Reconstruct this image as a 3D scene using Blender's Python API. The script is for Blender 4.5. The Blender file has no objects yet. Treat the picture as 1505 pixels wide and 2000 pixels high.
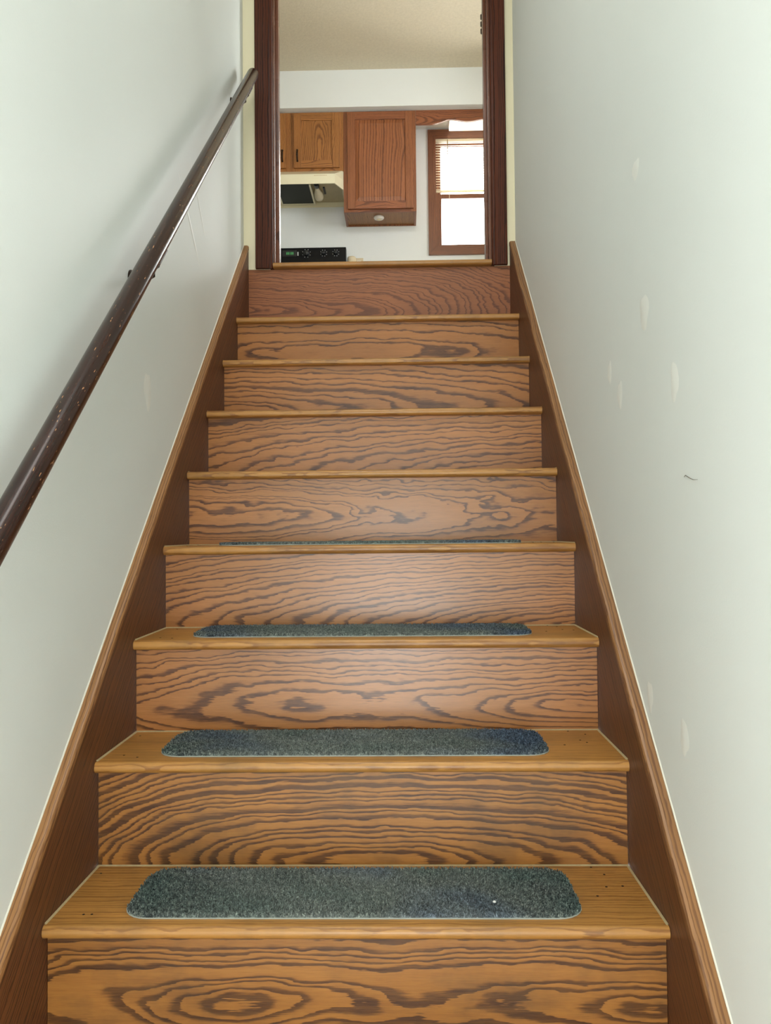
import bpy, bmesh, math, random
from mathutils import Vector, Matrix

random.seed(7)
SC = bpy.context.scene
COL = SC.collection

# ------------------------------------------------------------------ camera
CAM_LOC = (0.0864, -1.3304, 0.6238)
YAW, PITCH, ROLL, FPX = 0.0220, 0.0268, 0.0094, 1620.0
cd = bpy.data.cameras.new('camera')
cam = bpy.data.objects.new('camera', cd)
COL.objects.link(cam)
cd.sensor_fit = 'VERTICAL'
cd.sensor_height = 36.0
cd.lens = FPX * 36.0 / 2000.0
cd.clip_start = 0.02
_f = Vector((-math.sin(YAW) * math.cos(PITCH), math.cos(YAW) * math.cos(PITCH), math.sin(PITCH)))
_r = Vector((math.cos(YAW), math.sin(YAW), 0.0))
_u = _r.cross(_f)
_r2 = math.cos(ROLL) * _r - math.sin(ROLL) * _u
_u2 = math.sin(ROLL) * _r + math.cos(ROLL) * _u
cam.matrix_world = Matrix(((_r2.x, _u2.x, -_f.x, CAM_LOC[0]),
                           (_r2.y, _u2.y, -_f.y, CAM_LOC[1]),
                           (_r2.z, _u2.z, -_f.z, CAM_LOC[2]),
                           (0, 0, 0, 1)))
SC.camera = cam

# ------------------------------------------------------------------ sky, light, exposure
world = bpy.data.worlds.new('sky')
SC.world = world
world.use_nodes = True
_bg = world.node_tree.nodes['Background']
_bg.inputs['Color'].default_value = (1.0, 0.995, 0.975, 1)      # plain overcast white, the same all round
_bg.inputs['Strength'].default_value = 13.0
SC.view_settings.view_transform = 'Standard'
SC.view_settings.look = 'None'
SC.view_settings.gamma = 1.0
SC.view_settings.use_curve_mapping = False
SC.view_settings.exposure = 0.3


def portal(name, loc, rot, sx, sy):
    """Sky portal filling a window opening: only helps the renderer find the sky."""
    l = bpy.data.lights.new(name, 'AREA')
    l.shape = 'RECTANGLE'
    l.size, l.size_y = sx, sy
    l.cycles.is_portal = True
    o = bpy.data.objects.new(name, l)
    o.location = loc
    o.rotation_euler = rot
    COL.objects.link(o)


# openings: kitchen window, added kitchen side window (right, out of frame), glazed door lite behind the camera
WIN = (0.306, 1.456, 2.83, 3.835)                # kitchen window, outer casing x0,x1,z0,z1
ADDED_SIDEWIN = (2.15, 3.35, 2.55, 3.65)                 # y0,y1,z0,z1 in the kitchen's right wall; unseen, added for brightness
REARWIN = (-0.45, 0.45, -0.68, 0.78)             # x0,x1,z0,z1 in the wall behind the camera
REAR_Y = -3.6
KX0, KX1 = -2.3, 2.1
portal('window_portal', ((WIN[0] + WIN[1]) / 2, 5.36, (WIN[2] + WIN[3]) / 2), (-math.pi / 2, 0, 0), 1.15, 1.0)
portal('side_portal', (KX1 + 0.16, 2.75, 3.1), (0, math.pi / 2, 0), 1.1, 1.2)
portal('rear_portal', (0, REAR_Y - 0.16, 0.05), (math.pi / 2, 0, 0), 0.95, 1.5)
HX, HALL_Y, HALL_TOP = 1.9, -1.15, 1.66          # lower hall: half width, where the stair walls begin, its ceiling
ADDED_HALLWIN = (-3.0, -1.7, 0.05, 1.35)               # y0,y1,z0,z1 in both side walls of the hall; unseen, added to brighten the stairs
portal('hall_left_portal', (-HX - 0.16, -2.35, 0.7), (0, -math.pi / 2, 0), 1.3, 1.3)
portal('hall_right_portal', (HX + 0.16, -2.35, 0.7), (0, math.pi / 2, 0), 1.3, 1.3)
# unseen overhead area lamp, added to brighten the stairwell
_l = bpy.data.lights.new('stair_fill_light', 'AREA')
_l.shape = 'RECTANGLE'
_l.size, _l.size_y = 0.6, 1.2
_l.energy = 15.0
_l.color = (1.0, 0.99, 0.96)
_o = bpy.data.objects.new('stair_fill_light', _l)
_o.location = (0.0, -0.3, 3.27)
COL.objects.link(_o)


# ------------------------------------------------------------------ helpers
def lin(r, g, b):
    def f(c):
        c /= 255.0
        return c / 12.92 if c <= 0.04045 else ((c + 0.055) / 1.055) ** 2.4
    return (f(r), f(g), f(b), 1.0)


class NT:
    def __init__(self, name):
        self.m = bpy.data.materials.new(name)
        self.m.use_nodes = True
        self.t = self.m.node_tree
        self.t.nodes.clear()
        self.out = self.n('ShaderNodeOutputMaterial')
        self.p = self.n('ShaderNodeBsdfPrincipled')
        self.l(self.p.outputs[0], self.out.inputs[0])

    def n(self, t, **k):
        o = self.t.nodes.new(t)
        for a, b in k.items():
            setattr(o, a, b)
        return o

    def l(self, a, b):
        self.t.links.new(a, b)

    def put(self, sock, v):
        if hasattr(v, 'links') or isinstance(v, bpy.types.NodeSocket):
            self.l(v, sock)
        else:
            sock.default_value = v

    def m1(self, op, a, b=None, c=None, clamp=False):
        o = self.n('ShaderNodeMath', operation=op, use_clamp=clamp)
        self.put(o.inputs[0], a)
        if b is not None:
            self.put(o.inputs[1], b)
        if c is not None:
            self.put(o.inputs[2], c)
        return o.outputs[0]

    def xyz(self, a, b, c):
        o = self.n('ShaderNodeCombineXYZ')
        for i, v in enumerate((a, b, c)):
            self.put(o.inputs[i], v)
        return o.outputs[0]

    def sep(self, v):
        o = self.n('ShaderNodeSeparateXYZ')
        self.l(v, o.inputs[0])
        return o.outputs

    def noise(self, vec, scale=1.0, detail=2.0, rough=0.5, dim='3D'):
        o = self.n('ShaderNodeTexNoise', noise_dimensions=dim)
        if vec is not None:
            self.l(vec, o.inputs['W' if dim == '1D' else 'Vector'])
        o.inputs['Scale'].default_value = scale
        o.inputs['Detail'].default_value = detail
        o.inputs['Roughness'].default_value = rough
        return o.outputs[0]

    def ramp(self, fac, stops):
        o = self.n('ShaderNodeValToRGB')
        self.l(fac, o.inputs[0])
        e = o.color_ramp.elements
        while len(e) < len(stops):
            e.new(0.5)
        for i, (p, c) in enumerate(stops):
            e[i].position = p
            e[i].color = c if isinstance(c, tuple) else (c, c, c, 1)
        return o.outputs[0]

    def mix(self, f, a, b, blend='MIX'):
        o = self.n('ShaderNodeMix', data_type='RGBA', blend_type=blend)
        self.put(o.inputs[0], f)
        self.put(o.inputs[6], a)
        self.put(o.inputs[7], b)
        return o.outputs[2]

    def bump(self, h, strength=0.2, dist=0.002):
        o = self.n('ShaderNodeBump')
        o.inputs['Strength'].default_value = strength
        o.inputs['Distance'].default_value = dist
        self.l(h, o.inputs['Height'])
        self.l(o.outputs[0], self.p.inputs['Normal'])

    def coord(self, kind='Object'):
        return self.n('ShaderNodeTexCoord').outputs[kind]

    def set(self, **k):
        for a, b in k.items():
            self.put(self.p.inputs[a.replace('_', ' ')], b)


def oak(name, light, mid, dark, axes='XZ', rough=0.34, pores=1.0, coat=0.25, dirt=0.0, spec=0.5, bw=0.0):
    """Flat-sawn oak: growth rings of a leaning, wavy trunk cut by the board's face."""
    T = NT(name)
    s = T.sep(T.coord())
    ix = {'X': 0, 'Y': 1, 'Z': 2}
    u, v = s[ix[axes[0]]], s[ix[axes[1]]]
    w = s[[k for k in range(3) if k not in (ix[axes[0]], ix[axes[1]])][0]]
    at = []
    for nm in ('ga', 'gb', 'gc'):
        a = T.n('ShaderNodeAttribute', attribute_type='OBJECT', attribute_name=nm)
        at.append(T.sep(a.outputs['Vector']))
    (v0, d0, k), (q, a1, a2), (sp, seed, tone) = [tuple(x) for x in at]
    n1 = T.m1('SUBTRACT', T.noise(T.xyz(T.m1('MULTIPLY_ADD', u, 2.1, T.m1('MULTIPLY', seed, 7.3)),
                                        T.m1('MULTIPLY', v, 4.0), seed), 1.0, 1.5), 0.5)
    n2 = T.m1('SUBTRACT', T.noise(T.xyz(T.m1('MULTIPLY_ADD', u, 11.0, T.m1('MULTIPLY', seed, 3.7)),
                                        T.m1('MULTIPLY', v, 26.0), T.m1('ADD', seed, 5.0)), 1.0, 2.5), 0.5)
    n3 = T.m1('SUBTRACT', T.noise(T.xyz(T.m1('MULTIPLY', u, 45.0), T.m1('MULTIPLY', v, 160.0), seed), 1.0, 2.0), 0.5)
    d = T.m1('MULTIPLY_ADD', k, u, d0)
    d = T.m1('ADD', d, T.m1('MULTIPLY', q, T.m1('MULTIPLY', u, u)))
    d = T.m1('MULTIPLY_ADD', a1, n1, d)
    vv = T.m1('SUBTRACT', v, v0)
    vv = T.m1('MULTIPLY_ADD', n2, 0.012, vv)
    d = T.m1('ADD', d, T.m1('MULTIPLY', w, 0.6))
    F = T.m1('SQRT', T.m1('ADD', T.m1('MULTIPLY', vv, vv), T.m1('MULTIPLY', d, d)))
    F = T.m1('MULTIPLY_ADD', a2, n2, F)
    F = T.m1('MULTIPLY_ADD', n3, 0.0012, F)
    r = T.m1('DIVIDE', F, sp)
    wob = T.noise(T.m1('MULTIPLY_ADD', r, 0.45, seed), 1.0, 1.0, dim='1D')
    r = T.m1('MULTIPLY_ADD', wob, 1.5, r)
    fib = T.noise(T.xyz(T.m1('MULTIPLY', u, 22.0), T.m1('MULTIPLY', v, 420.0), T.m1('MULTIPLY_ADD', w, 200.0, seed)), 1.0, 2.0, 0.6)
    r = T.m1('MULTIPLY_ADD', T.m1('SUBTRACT', fib, 0.5), 0.42, r)
    t = T.m1('FRACT', r)
    band = T.ramp(t, [(0.0, 0.0), (0.05, 1.0), (0.22 + bw, 0.92), (0.38 + bw * 1.4, 0.12), (0.65 + bw, 0.0)])
    pore = T.noise(T.xyz(T.m1('MULTIPLY', u, 34.0), T.m1('MULTIPLY', v, 640.0), T.m1('MULTIPLY_ADD', w, 300.0, seed)), 1.0, 2.0, 0.6)
    pore = T.ramp(pore, [(0.46, 0.0), (0.66, 1.0)])
    streak = T.noise(T.xyz(T.m1('MULTIPLY', u, 5.0), T.m1('MULTIPLY', v, 110.0), T.m1('MULTIPLY_ADD', w, 80.0, seed)), 1.0, 3.0, 0.6)
    big = T.noise(T.xyz(T.m1('MULTIPLY_ADD', u, 3.0, seed), T.m1('MULTIPLY', v, 9.0), seed), 1.0, 3.0)
    depth = T.m1('MULTIPLY_ADD', streak, 0.7, 0.46)
    dk = T.m1('MULTIPLY', band, depth, clamp=True)
    pt = T.m1('MULTIPLY', pore, T.m1('MULTIPLY_ADD', band, 0.30 * pores, 0.13 * pores))
    base = T.mix(streak, light, mid)
    c = T.mix(dk, base, dark)
    c = T.mix(pt, c, (dark[0] * 0.5, dark[1] * 0.45, dark[2] * 0.4, 1))
    tv = T.m1('MULTIPLY', T.m1('MULTIPLY_ADD', big, 0.5, 0.67), tone)
    c = T.mix(1.0, c, T.xyz(tv, tv, tv), 'MULTIPLY')
    if dirt:
        dn = T.noise(T.xyz(T.m1('MULTIPLY_ADD', u, 7.0, seed), T.m1('MULTIPLY', v, 9.0), seed), 1.0, 4.0, 0.65)
        dn = T.m1('MULTIPLY', T.ramp(dn, [(0.48, 0.0), (0.72, 1.0)]), dirt)
        c = T.mix(dn, c, lin(62, 52, 40))
    T.set(Base_Color=c, Coat_Weight=coat, Coat_Roughness=0.22)
    T.p.inputs['Specular IOR Level'].default_value = spec
    T.set(Roughness=T.m1('MULTIPLY_ADD', big, 0.16, rough - 0.06))
    T.bump(T.m1('MULTIPLY_ADD', pt, -1.0, T.m1('MULTIPLY', dk, -0.35)), 0.25, 0.0006)
    return T.m


def grain(o, v0=0.0, d0=0.06, k=0.0, q=0.0, a1=0.1, a2=0.006, sp=0.008, seed=None, tone=1.0):
    o['ga'] = [float(v0), float(d0), float(k)]
    o['gb'] = [float(q), float(a1), float(a2)]
    o['gc'] = [float(sp), float(random.uniform(0, 40) if seed is None else seed), float(tone)]
    return o


def plain(name, c, rough=0.5, metal=0.0, noise=0.06, nscale=30.0, bump=0.0, bscale=200.0, coat=0.0, spec=0.5):
    T = NT(name)
    co = T.coord()
    nz = T.noise(co, nscale, 4.0, 0.6)
    a = tuple(min(1, x * (1 - noise)) for x in c[:3]) + (1,)
    b = tuple(min(1, x * (1 + noise)) for x in c[:3]) + (1,)
    T.set(Base_Color=T.mix(nz, a, b), Roughness=rough, Metallic=metal, Coat_Weight=coat)
    T.p.inputs['Specular IOR Level'].default_value = spec
    if bump:
        T.bump(T.noise(co, bscale, 3.0, 0.6), bump, 0.002)
    return T.m


def emit(name, c, strength):
    T = NT(name)
    T.set(Base_Color=c, Emission_Color=c, Emission_Strength=strength)
    return T.m


class MB:
    """Collects shapes, then links them as one mesh object."""
    def __init__(self):
        self.b = bmesh.new()

    def box(self, x0, x1, y0, y1, z0, z1, bev=0.0, seg=2):
        m = bmesh.new()
        vs = [m.verts.new((x, y, z)) for x in (x0, x1) for y in (y0, y1) for z in (z0, z1)]
        for f in ((0, 1, 3, 2), (4, 6, 7, 5), (0, 4, 5, 1), (2, 3, 7, 6), (0, 2, 6, 4), (1, 5, 7, 3)):
            m.faces.new([vs[i] for i in f])
        if bev:
            bmesh.ops.bevel(m, geom=m.edges[:], offset=bev, segments=seg, profile=0.7, affect='EDGES')
        self.add(m)
        return self

    def add(self, m, mat=None):
        if mat is not None:
            m.transform(mat)
        t = bpy.data.meshes.new('tmp')
        m.to_mesh(t)
        m.free()
        self.b.from_mesh(t)
        bpy.data.meshes.remove(t)
        return self

    def prism(self, pts, axis, a, b, bev=0.0):
        """Polygon in the plane across axis, pushed from a to b."""
        m = bmesh.new()

        def P(p, t):
            return {'X': (t, p[0], p[1]), 'Y': (p[0], t, p[1]), 'Z': (p[0], p[1], t)}[axis]
        A = [m.verts.new(P(p, a)) for p in pts]
        B = [m.verts.new(P(p, b)) for p in pts]
        m.faces.new(A)
        m.faces.new(B[::-1])
        n = len(pts)
        for i in range(n):
            m.faces.new((A[i], B[i], B[(i + 1) % n], A[(i + 1) % n]))
        bmesh.ops.recalc_face_normals(m, faces=m.faces[:])
        if bev:
            bmesh.ops.bevel(m, geom=m.edges[:], offset=bev, segments=2, profile=0.7, affect='EDGES')
        return self.add(m)

    def holed(self, o, h, axis, a, b):
        """Slab o = (u0,u1,v0,v1) with a rectangular opening h, between a and b along axis."""
        m = bmesh.new()

        def P(p, t):
            return (t, p[0], p[1]) if axis == 'X' else (p[0], t, p[1])
        q = lambda r: [(r[0], r[2]), (r[1], r[2]), (r[1], r[3]), (r[0], r[3])]
        V = [[m.verts.new(P(p, t)) for p in q(r)] for t in (a, b) for r in (o, h)]
        for i in range(4):
            j = (i + 1) % 4
            m.faces.new((V[0][i], V[0][j], V[1][j], V[1][i]))
            m.faces.new((V[2][i], V[2][j], V[3][j], V[3][i]))
            m.faces.new((V[0][i], V[0][j], V[2][j], V[2][i]))
            m.faces.new((V[1][i], V[1][j], V[3][j], V[3][i]))
        bmesh.ops.recalc_face_normals(m, faces=m.faces[:])
        return self.add(m)

    def loft(self, rings, cap=True, closed=True):
        m = bmesh.new()
        R = [[m.verts.new(p) for p in r] for r in rings]
        n = len(R[0])
        for i in range(len(R) - 1):
            for j in range(n if closed else n - 1):
                m.faces.new((R[i][j], R[i][(j + 1) % n], R[i + 1][(j + 1) % n], R[i + 1][j]))
        if cap:
            m.faces.new(R[0][::-1])
            m.faces.new(R[-1])
        bmesh.ops.recalc_face_normals(m, faces=m.faces[:])
        return self.add(m)

    def tube(self, path, rad, n=12):
        path = [Vector(p) for p in path]
        rads = rad if isinstance(rad, (list, tuple)) else [rad] * len(path)
        rings = []
        ref = Vector((0.13, 0.21, 0.97)).normalized()
        for i, p in enumerate(path):
            t = (path[min(i + 1, len(path) - 1)] - path[max(i - 1, 0)]).normalized()
            rf = ref if abs(t.dot(ref)) < 0.95 else Vector((1, 0, 0))
            a = t.cross(rf).normalized()
            b = t.cross(a)
            rings.append([p + rads[i] * (math.cos(2 * math.pi * j / n) * a + math.sin(2 * math.pi * j / n) * b) for j in range(n)])
        return self.loft(rings)

    def lathe(self, prof, loc, axis='Z', n=20):
        """prof: (radius, height) pairs along the axis."""
        rings = []
        for r, h in prof:
            ring = []
            for j in range(n):
                c, s = r * math.cos(2 * math.pi * j / n), r * math.sin(2 * math.pi * j / n)
                p = {'Z': (c, s, h), 'Y': (c, h, s), 'X': (h, c, s)}[axis]
                ring.append((p[0] + loc[0], p[1] + loc[1], p[2] + loc[2]))
            rings.append(ring)
        return self.loft(rings)

    def build(self, name, mat, parent=None, origin=None, rot=None, smooth=False):
        me = bpy.data.meshes.new(name)
        if origin is not None:
            M = Matrix.Translation(origin)
            if rot is not None:
                M = M @ rot.to_4x4()
            self.b.transform(M.inverted())
        self.b.to_mesh(me)
        self.b.free()
        me.materials.append(mat)
        o = bpy.data.objects.new(name, me)
        COL.objects.link(o)
        if origin is not None:
            o.matrix_world = M
        if smooth:
            for p in me.polygons:
                p.use_smooth = True
            try:
                me.set_sharp_from_angle(angle=math.radians(35))
            except Exception:
                pass
        if parent is not None:
            o.parent = parent
            pm = parent_matrix(parent)
            if pm is not None:
                o.matrix_parent_inverse = pm.inverted()
        return o


def parent_matrix(p):
    M = p.matrix_basis.copy()
    q = p
    while q.parent is not None:
        M = q.parent.matrix_basis @ q.matrix_parent_inverse @ M if False else (q.parent.matrix_basis @ (q.matrix_parent_inverse @ M))
        q = q.parent
    return M


def thing(name, label, cat, loc=(0, 0, 0), group=None, kind=None):
    o = bpy.data.objects.new(name, None)
    o.empty_display_size = 0.05
    o.location = loc
    COL.objects.link(o)
    if label:
        o['label'] = label
    if cat:
        o['category'] = cat
    if group:
        o['group'] = group
    if kind:
        o['kind'] = kind
    return o


def tag(o, label, cat, group=None):
    o['label'] = label
    o['category'] = cat
    if group:
        o['group'] = group
    return o


def struct(o, label=None):
    o['kind'] = 'structure'
    if label:
        o['label'] = label
    return o


# ------------------------------------------------------------------ materials
M_RISER = oak('riser_oak', lin(192, 130, 71), lin(172, 109, 54), lin(68, 31, 13), 'XZ', 0.33, 1.0, 0.3, spec=0.42)
M_RISER_LOW = oak('riser_oak_worn', lin(190, 130, 60), lin(164, 104, 45), lin(66, 33, 13), 'XZ', 0.40, 1.0, 0.1, dirt=0.4, spec=0.4, bw=0.10)
M_TREAD = oak('tread_oak', lin(198, 144, 74), lin(178, 122, 57), lin(150, 98, 45), 'XY', 0.40, 0.8, 0.2, dirt=0.35)
M_SKIRT = oak('stringer_oak', lin(122, 74, 42), lin(100, 58, 33), lin(54, 29, 16), 'YZ', 0.45, 1.0, 0.05, spec=0.3)
M_CAP = oak('stringer_edge_oak', lin(176, 126, 76), lin(150, 102, 58), lin(112, 70, 38), 'YX', 0.45, 0.7, 0.1)
M_DARK = oak('dark_stained_trim', lin(98, 48, 26), lin(72, 34, 18), lin(36, 17, 10), 'ZX', 0.4, 0.8, 0.0, spec=0.2)
M_JAMB = oak('door_jamb_wood', lin(126, 78, 52), lin(100, 58, 40), lin(66, 36, 25), 'ZY', 0.25, 0.6, 0.25, spec=0.4)
M_CABV = oak('cabinet_oak_upright', lin(186, 126, 68), lin(160, 102, 50), lin(116, 70, 34), 'ZX', 0.4, 0.7, 0.15)
M_CABH = oak('cabinet_oak_level', lin(186, 126, 68), lin(160, 102, 50), lin(116, 70, 34), 'XZ', 0.4, 0.7, 0.15)
M_TOPR = oak('top_riser_oak', lin(172, 106, 62), lin(152, 90, 50), lin(104, 56, 30), 'XZ', 0.42, 1.0, 0.05)
M_REDV = oak('red_cabinet_oak_upright', lin(168, 104, 64), lin(144, 84, 48), lin(102, 56, 32), 'ZX', 0.4, 0.7, 0.15)
M_REDH = oak('red_cabinet_oak_level', lin(168, 102, 64), lin(142, 80, 46), lin(96, 50, 30), 'XZ', 0.4, 0.7, 0.15)
M_WINV = oak('window_wood_upright', lin(146, 92, 62), lin(122, 74, 50), lin(88, 52, 36), 'ZX', 0.4, 0.7, 0.2)
M_WINH = oak('window_wood_level', lin(146, 92, 62), lin(122, 74, 50), lin(88, 52, 36), 'XZ', 0.4, 0.7, 0.2)
M_WALL = plain('stairwell_paint', lin(230, 234, 230), 0.5, 0, 0.02, 3.0, 0.10, 260.0, spec=0.35)
M_CREAM = plain('cream_paint', lin(236, 226, 192), 0.5, 0, 0.02, 4.0, 0.08, 260.0)
M_KWALL = plain('kitchen_white_paint', lin(232, 236, 238), 0.55, 0, 0.015, 3.0, 0.06, 260.0)
M_CEIL = plain('textured_ceiling_paint', lin(214, 204, 182), 0.85, 0, 0.13, 55.0, 0.9, 70.0)
M_PATCH = plain('filler_paint', lin(239, 241, 235), 0.4, 0, 0.01, 20.0)
M_CAULK = plain('white_caulk', lin(226, 222, 206), 0.6, 0, 0.08, 60.0)
M_DUST = plain('pale_dust', lin(176, 156, 116), 0.8, 0, 0.2, 120.0)
M_FLOOR = plain('kitchen_floor_vinyl', lin(188, 176, 156), 0.4, 0, 0.08, 8.0)
M_LOWFLOOR = plain('hall_floor_vinyl', lin(186, 186, 182), 0.5, 0, 0.08, 8.0)
M_METAL = plain('dark_bronze', lin(52, 40, 32), 0.38, 0.8, 0.1, 60.0)
M_BRASS = plain('aged_brass', lin(120, 98, 62), 0.4, 0.9, 0.1, 60.0)
M_HOOD = plain('cream_enamel', lin(236, 230, 202), 0.32, 0, 0.02, 20.0, coat=0.3)
M_HOODIN = plain('greasy_enamel', lin(190, 178, 142), 0.45, 0, 0.12, 20.0)
M_MESH = plain('black_filter_mesh', lin(36, 40, 34), 0.6, 0.2, 0.5, 160.0, 0.8, 400.0)
M_BULB = plain('frosted_bulb', lin(226, 214, 184), 0.3, 0, 0.03, 20.0)
M_BLACK = plain('black_enamel', lin(13, 15, 20), 0.3, 0, 0.1, 30.0, spec=0.2)
M_KNOB = plain('black_plastic', lin(24, 27, 32), 0.35, 0, 0.1, 30.0)
M_MARK = plain('pale_print', lin(176, 182, 188), 0.5, 0, 0.05, 30.0)
M_PUCK = plain('white_plastic', lin(240, 238, 236), 0.35, 0, 0.02, 30.0)
M_BEIGE = plain('beige_plastic', lin(214, 200, 172), 0.45, 0, 0.04, 30.0)
M_COUNTER = plain('laminate', lin(198, 184, 156), 0.4, 0, 0.1, 90.0)
M_NAIL = plain('dark_nail_hole', lin(44, 30, 20), 0.7, 0, 0.2, 90.0)
M_BACKING = plain('pale_mat_backing', lin(176, 180, 172), 0.8, 0, 0.1, 90.0)
M_TUBE = emit('lit_fluorescent_cover', (1.0, 0.93, 0.76, 1), 1.2)
M_GREEN = emit('green_clock_glow', (0.10, 0.5, 0.16, 1), 0.25)


def make_rail_mat():
    T = NT('worn_dark_rail_varnish')
    co = T.coord()
    s = T.sep(co)
    nz = T.noise(T.xyz(T.m1('MULTIPLY', s[0], 260.0), T.m1('MULTIPLY', s[1], 9.0), T.m1('MULTIPLY', s[2], 260.0)), 1.0, 4.0, 0.65)
    c = T.ramp(nz, [(0.3, lin(28, 14, 10)), (0.7, lin(60, 33, 23))])
    ch = T.noise(T.xyz(T.m1('MULTIPLY', s[0], 420.0), T.m1('MULTIPLY', s[1], 48.0), T.m1('MULTIPLY', s[2], 420.0)), 1.0, 2.0, 0.5)
    sc = T.ramp(ch, [(0.70, 0.0), (0.715, 1.0)])
    c = T.mix(sc, c, lin(190, 140, 96))
    T.set(Base_Color=c, Roughness=0.22)
    T.p.inputs['Specular IOR Level'].default_value = 0.32
    T.bump(nz, 0.15, 0.0006)
    return T.m


M_RAIL = make_rail_mat()


def make_carpet():
    T = NT('charcoal_carpet_pile')
    co = T.coord()
    s = T.sep(co)
    a = T.m1('MULTIPLY_ADD', T.noise(co, 140.0, 2.0, 0.6), 0.5, T.m1('MULTIPLY', T.noise(co, 420.0, 2.0, 0.6), 0.5))
    b = T.noise(co, 9.0, 3.0, 0.6)
    oi = T.n('ShaderNodeObjectInfo')
    g = T.noise(T.xyz(T.m1('MULTIPLY_ADD', s[0], 3.2, T.m1('MULTIPLY', oi.outputs['Random'], 30.0)), T.m1('MULTIPLY', s[1], 4.0), 0.0), 1.0, 2.0)
    c0 = T.ramp(a, [(0.36, lin(52, 58, 64)), (0.5, lin(112, 120, 124)), (0.64, lin(184, 190, 190))])
    tint = T.ramp(g, [(0.36, lin(182, 202, 190)), (0.5, lin(216, 218, 206)), (0.66, lin(166, 184, 214))])
    c = T.mix(1.0, c0, tint, 'MULTIPLY')
    # paler grey towards the middle, broken up by noise
    pale_mid = T.m1('SUBTRACT', 1.0, T.m1('MULTIPLY', T.m1('MULTIPLY', s[0], s[0]), 9.0), clamp=True)
    pale_mid = T.m1('MULTIPLY', pale_mid, T.m1('MULTIPLY_ADD', b, 0.9, -0.12), clamp=True)
    c = T.mix(T.m1('MULTIPLY', pale_mid, 0.75), c, T.mix(a, lin(120, 126, 120), lin(196, 200, 190)))
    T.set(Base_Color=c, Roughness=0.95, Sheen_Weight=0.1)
    T.p.inputs['Specular IOR Level'].default_value = 0.1
    return T.m


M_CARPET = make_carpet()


def make_slat():
    T = NT('translucent_blind_slat')
    tr = T.n('ShaderNodeBsdfTranslucent')
    tr.inputs['Color'].default_value = (0.9, 0.82, 0.66, 1)
    mx = T.n('ShaderNodeMixShader')
    mx.inputs[0].default_value = 0.5
    nz = T.noise(T.coord(), 40.0, 2.0)
    T.set(Base_Color=T.mix(nz, lin(232, 224, 204), lin(240, 234, 216)), Roughness=0.45)
    T.l(T.p.outputs[0], mx.inputs[1])
    T.l(tr.outputs[0], mx.inputs[2])
    T.l(mx.outputs[0], T.out.inputs[0])
    return T.m


M_SLAT = make_slat()


def make_glass():
    T = NT('window_glass')
    g = T.n('ShaderNodeBsdfGlossy')
    g.inputs['Roughness'].default_value = 0.02
    t = T.n('ShaderNodeBsdfTransparent')
    t.inputs['Color'].default_value = (0.95, 0.97, 0.97, 1)
    lw = T.n('ShaderNodeFresnel')
    lw.inputs['IOR'].default_value = 1.2
    mx = T.n('ShaderNodeMixShader')
    T.l(lw.outputs[0], mx.inputs[0])
    T.l(t.outputs[0], mx.inputs[1])
    T.l(g.outputs[0], mx.inputs[2])
    T.l(mx.outputs[0], T.out.inputs[0])
    return T.m


M_GLASS = make_glass()

# ------------------------------------------------------------------ dimensions of the stairs
RUN, RISE, OV = 0.2246, 0.1996, 0.0239      # tread pitch, step height, nosing overhang
TH = 0.021                                  # tread thickness
XL, XR = -0.519, 0.523                      # stairwell wall faces
ENDY = 8 * RUN + OV                         # plane of the wall at the head of the stairs
LAND = 1.645                                # kitchen floor
KB = 5.2                                    # kitchen back wall
KTOP = 4.13                                 # kitchen ceiling
FLOOR0 = -4 * RISE
SLOPE = math.atan2(RISE, RUN)
ROT = Matrix.Rotation(SLOPE, 3, 'X')

# ------------------------------------------------------------------ stairwell shell
SC_TOP = 3.3
w = MB().box(XL - 0.12, XL, HALL_Y, ENDY, FLOOR0, SC_TOP).build('wall_left', M_WALL)
struct(w)
wr = MB().box(XR, XR + 0.12, HALL_Y, ENDY, FLOOR0, SC_TOP).build('wall_right', M_WALL)
struct(wr)
# unseen lower hall behind the camera, made wide for its added side windows
struct(MB().prism([(-HX, FLOOR0), (XL - 0.1205, FLOOR0), (XL - 0.1205, HALL_TOP), (XR + 0.1205, HALL_TOP), (XR + 0.1205, FLOOR0), (HX, FLOOR0), (HX, SC_TOP), (-HX, SC_TOP)],
                  'Y', HALL_Y - 0.1, HALL_Y - 0.0005).build('wall_hall_front', M_WALL))
for sd, nm in ((-1, 'wall_hall_left'), (1, 'wall_hall_right')):
    a, b = sorted((sd * HX, sd * (HX + 0.12)))
    struct(MB().holed((REAR_Y - 0.12, HALL_Y - 0.0005, FLOOR0, HALL_TOP), ADDED_HALLWIN, 'X', a, b).build(nm, M_WALL))
struct(MB().box(-HX - 0.12, HX + 0.12, REAR_Y - 0.12, HALL_Y - 0.1005, HALL_TOP + 0.0005, HALL_TOP + 0.1).build('ceiling', M_WALL))
DX0, DX1, DTOP = -0.416, 0.442, LAND + 2.05  # rough opening at the head of the stairs
m = MB()
m.prism([(KX0, LAND + 0.0003), (DX0, LAND + 0.0003), (DX0, DTOP), (DX1, DTOP), (DX1, LAND + 0.0003), (KX1, LAND + 0.0003), (KX1, KTOP), (KX0, KTOP)], 'Y', ENDY + 0.0005, ENDY + 0.11)
struct(m.build('wall_front', M_CREAM))
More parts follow.
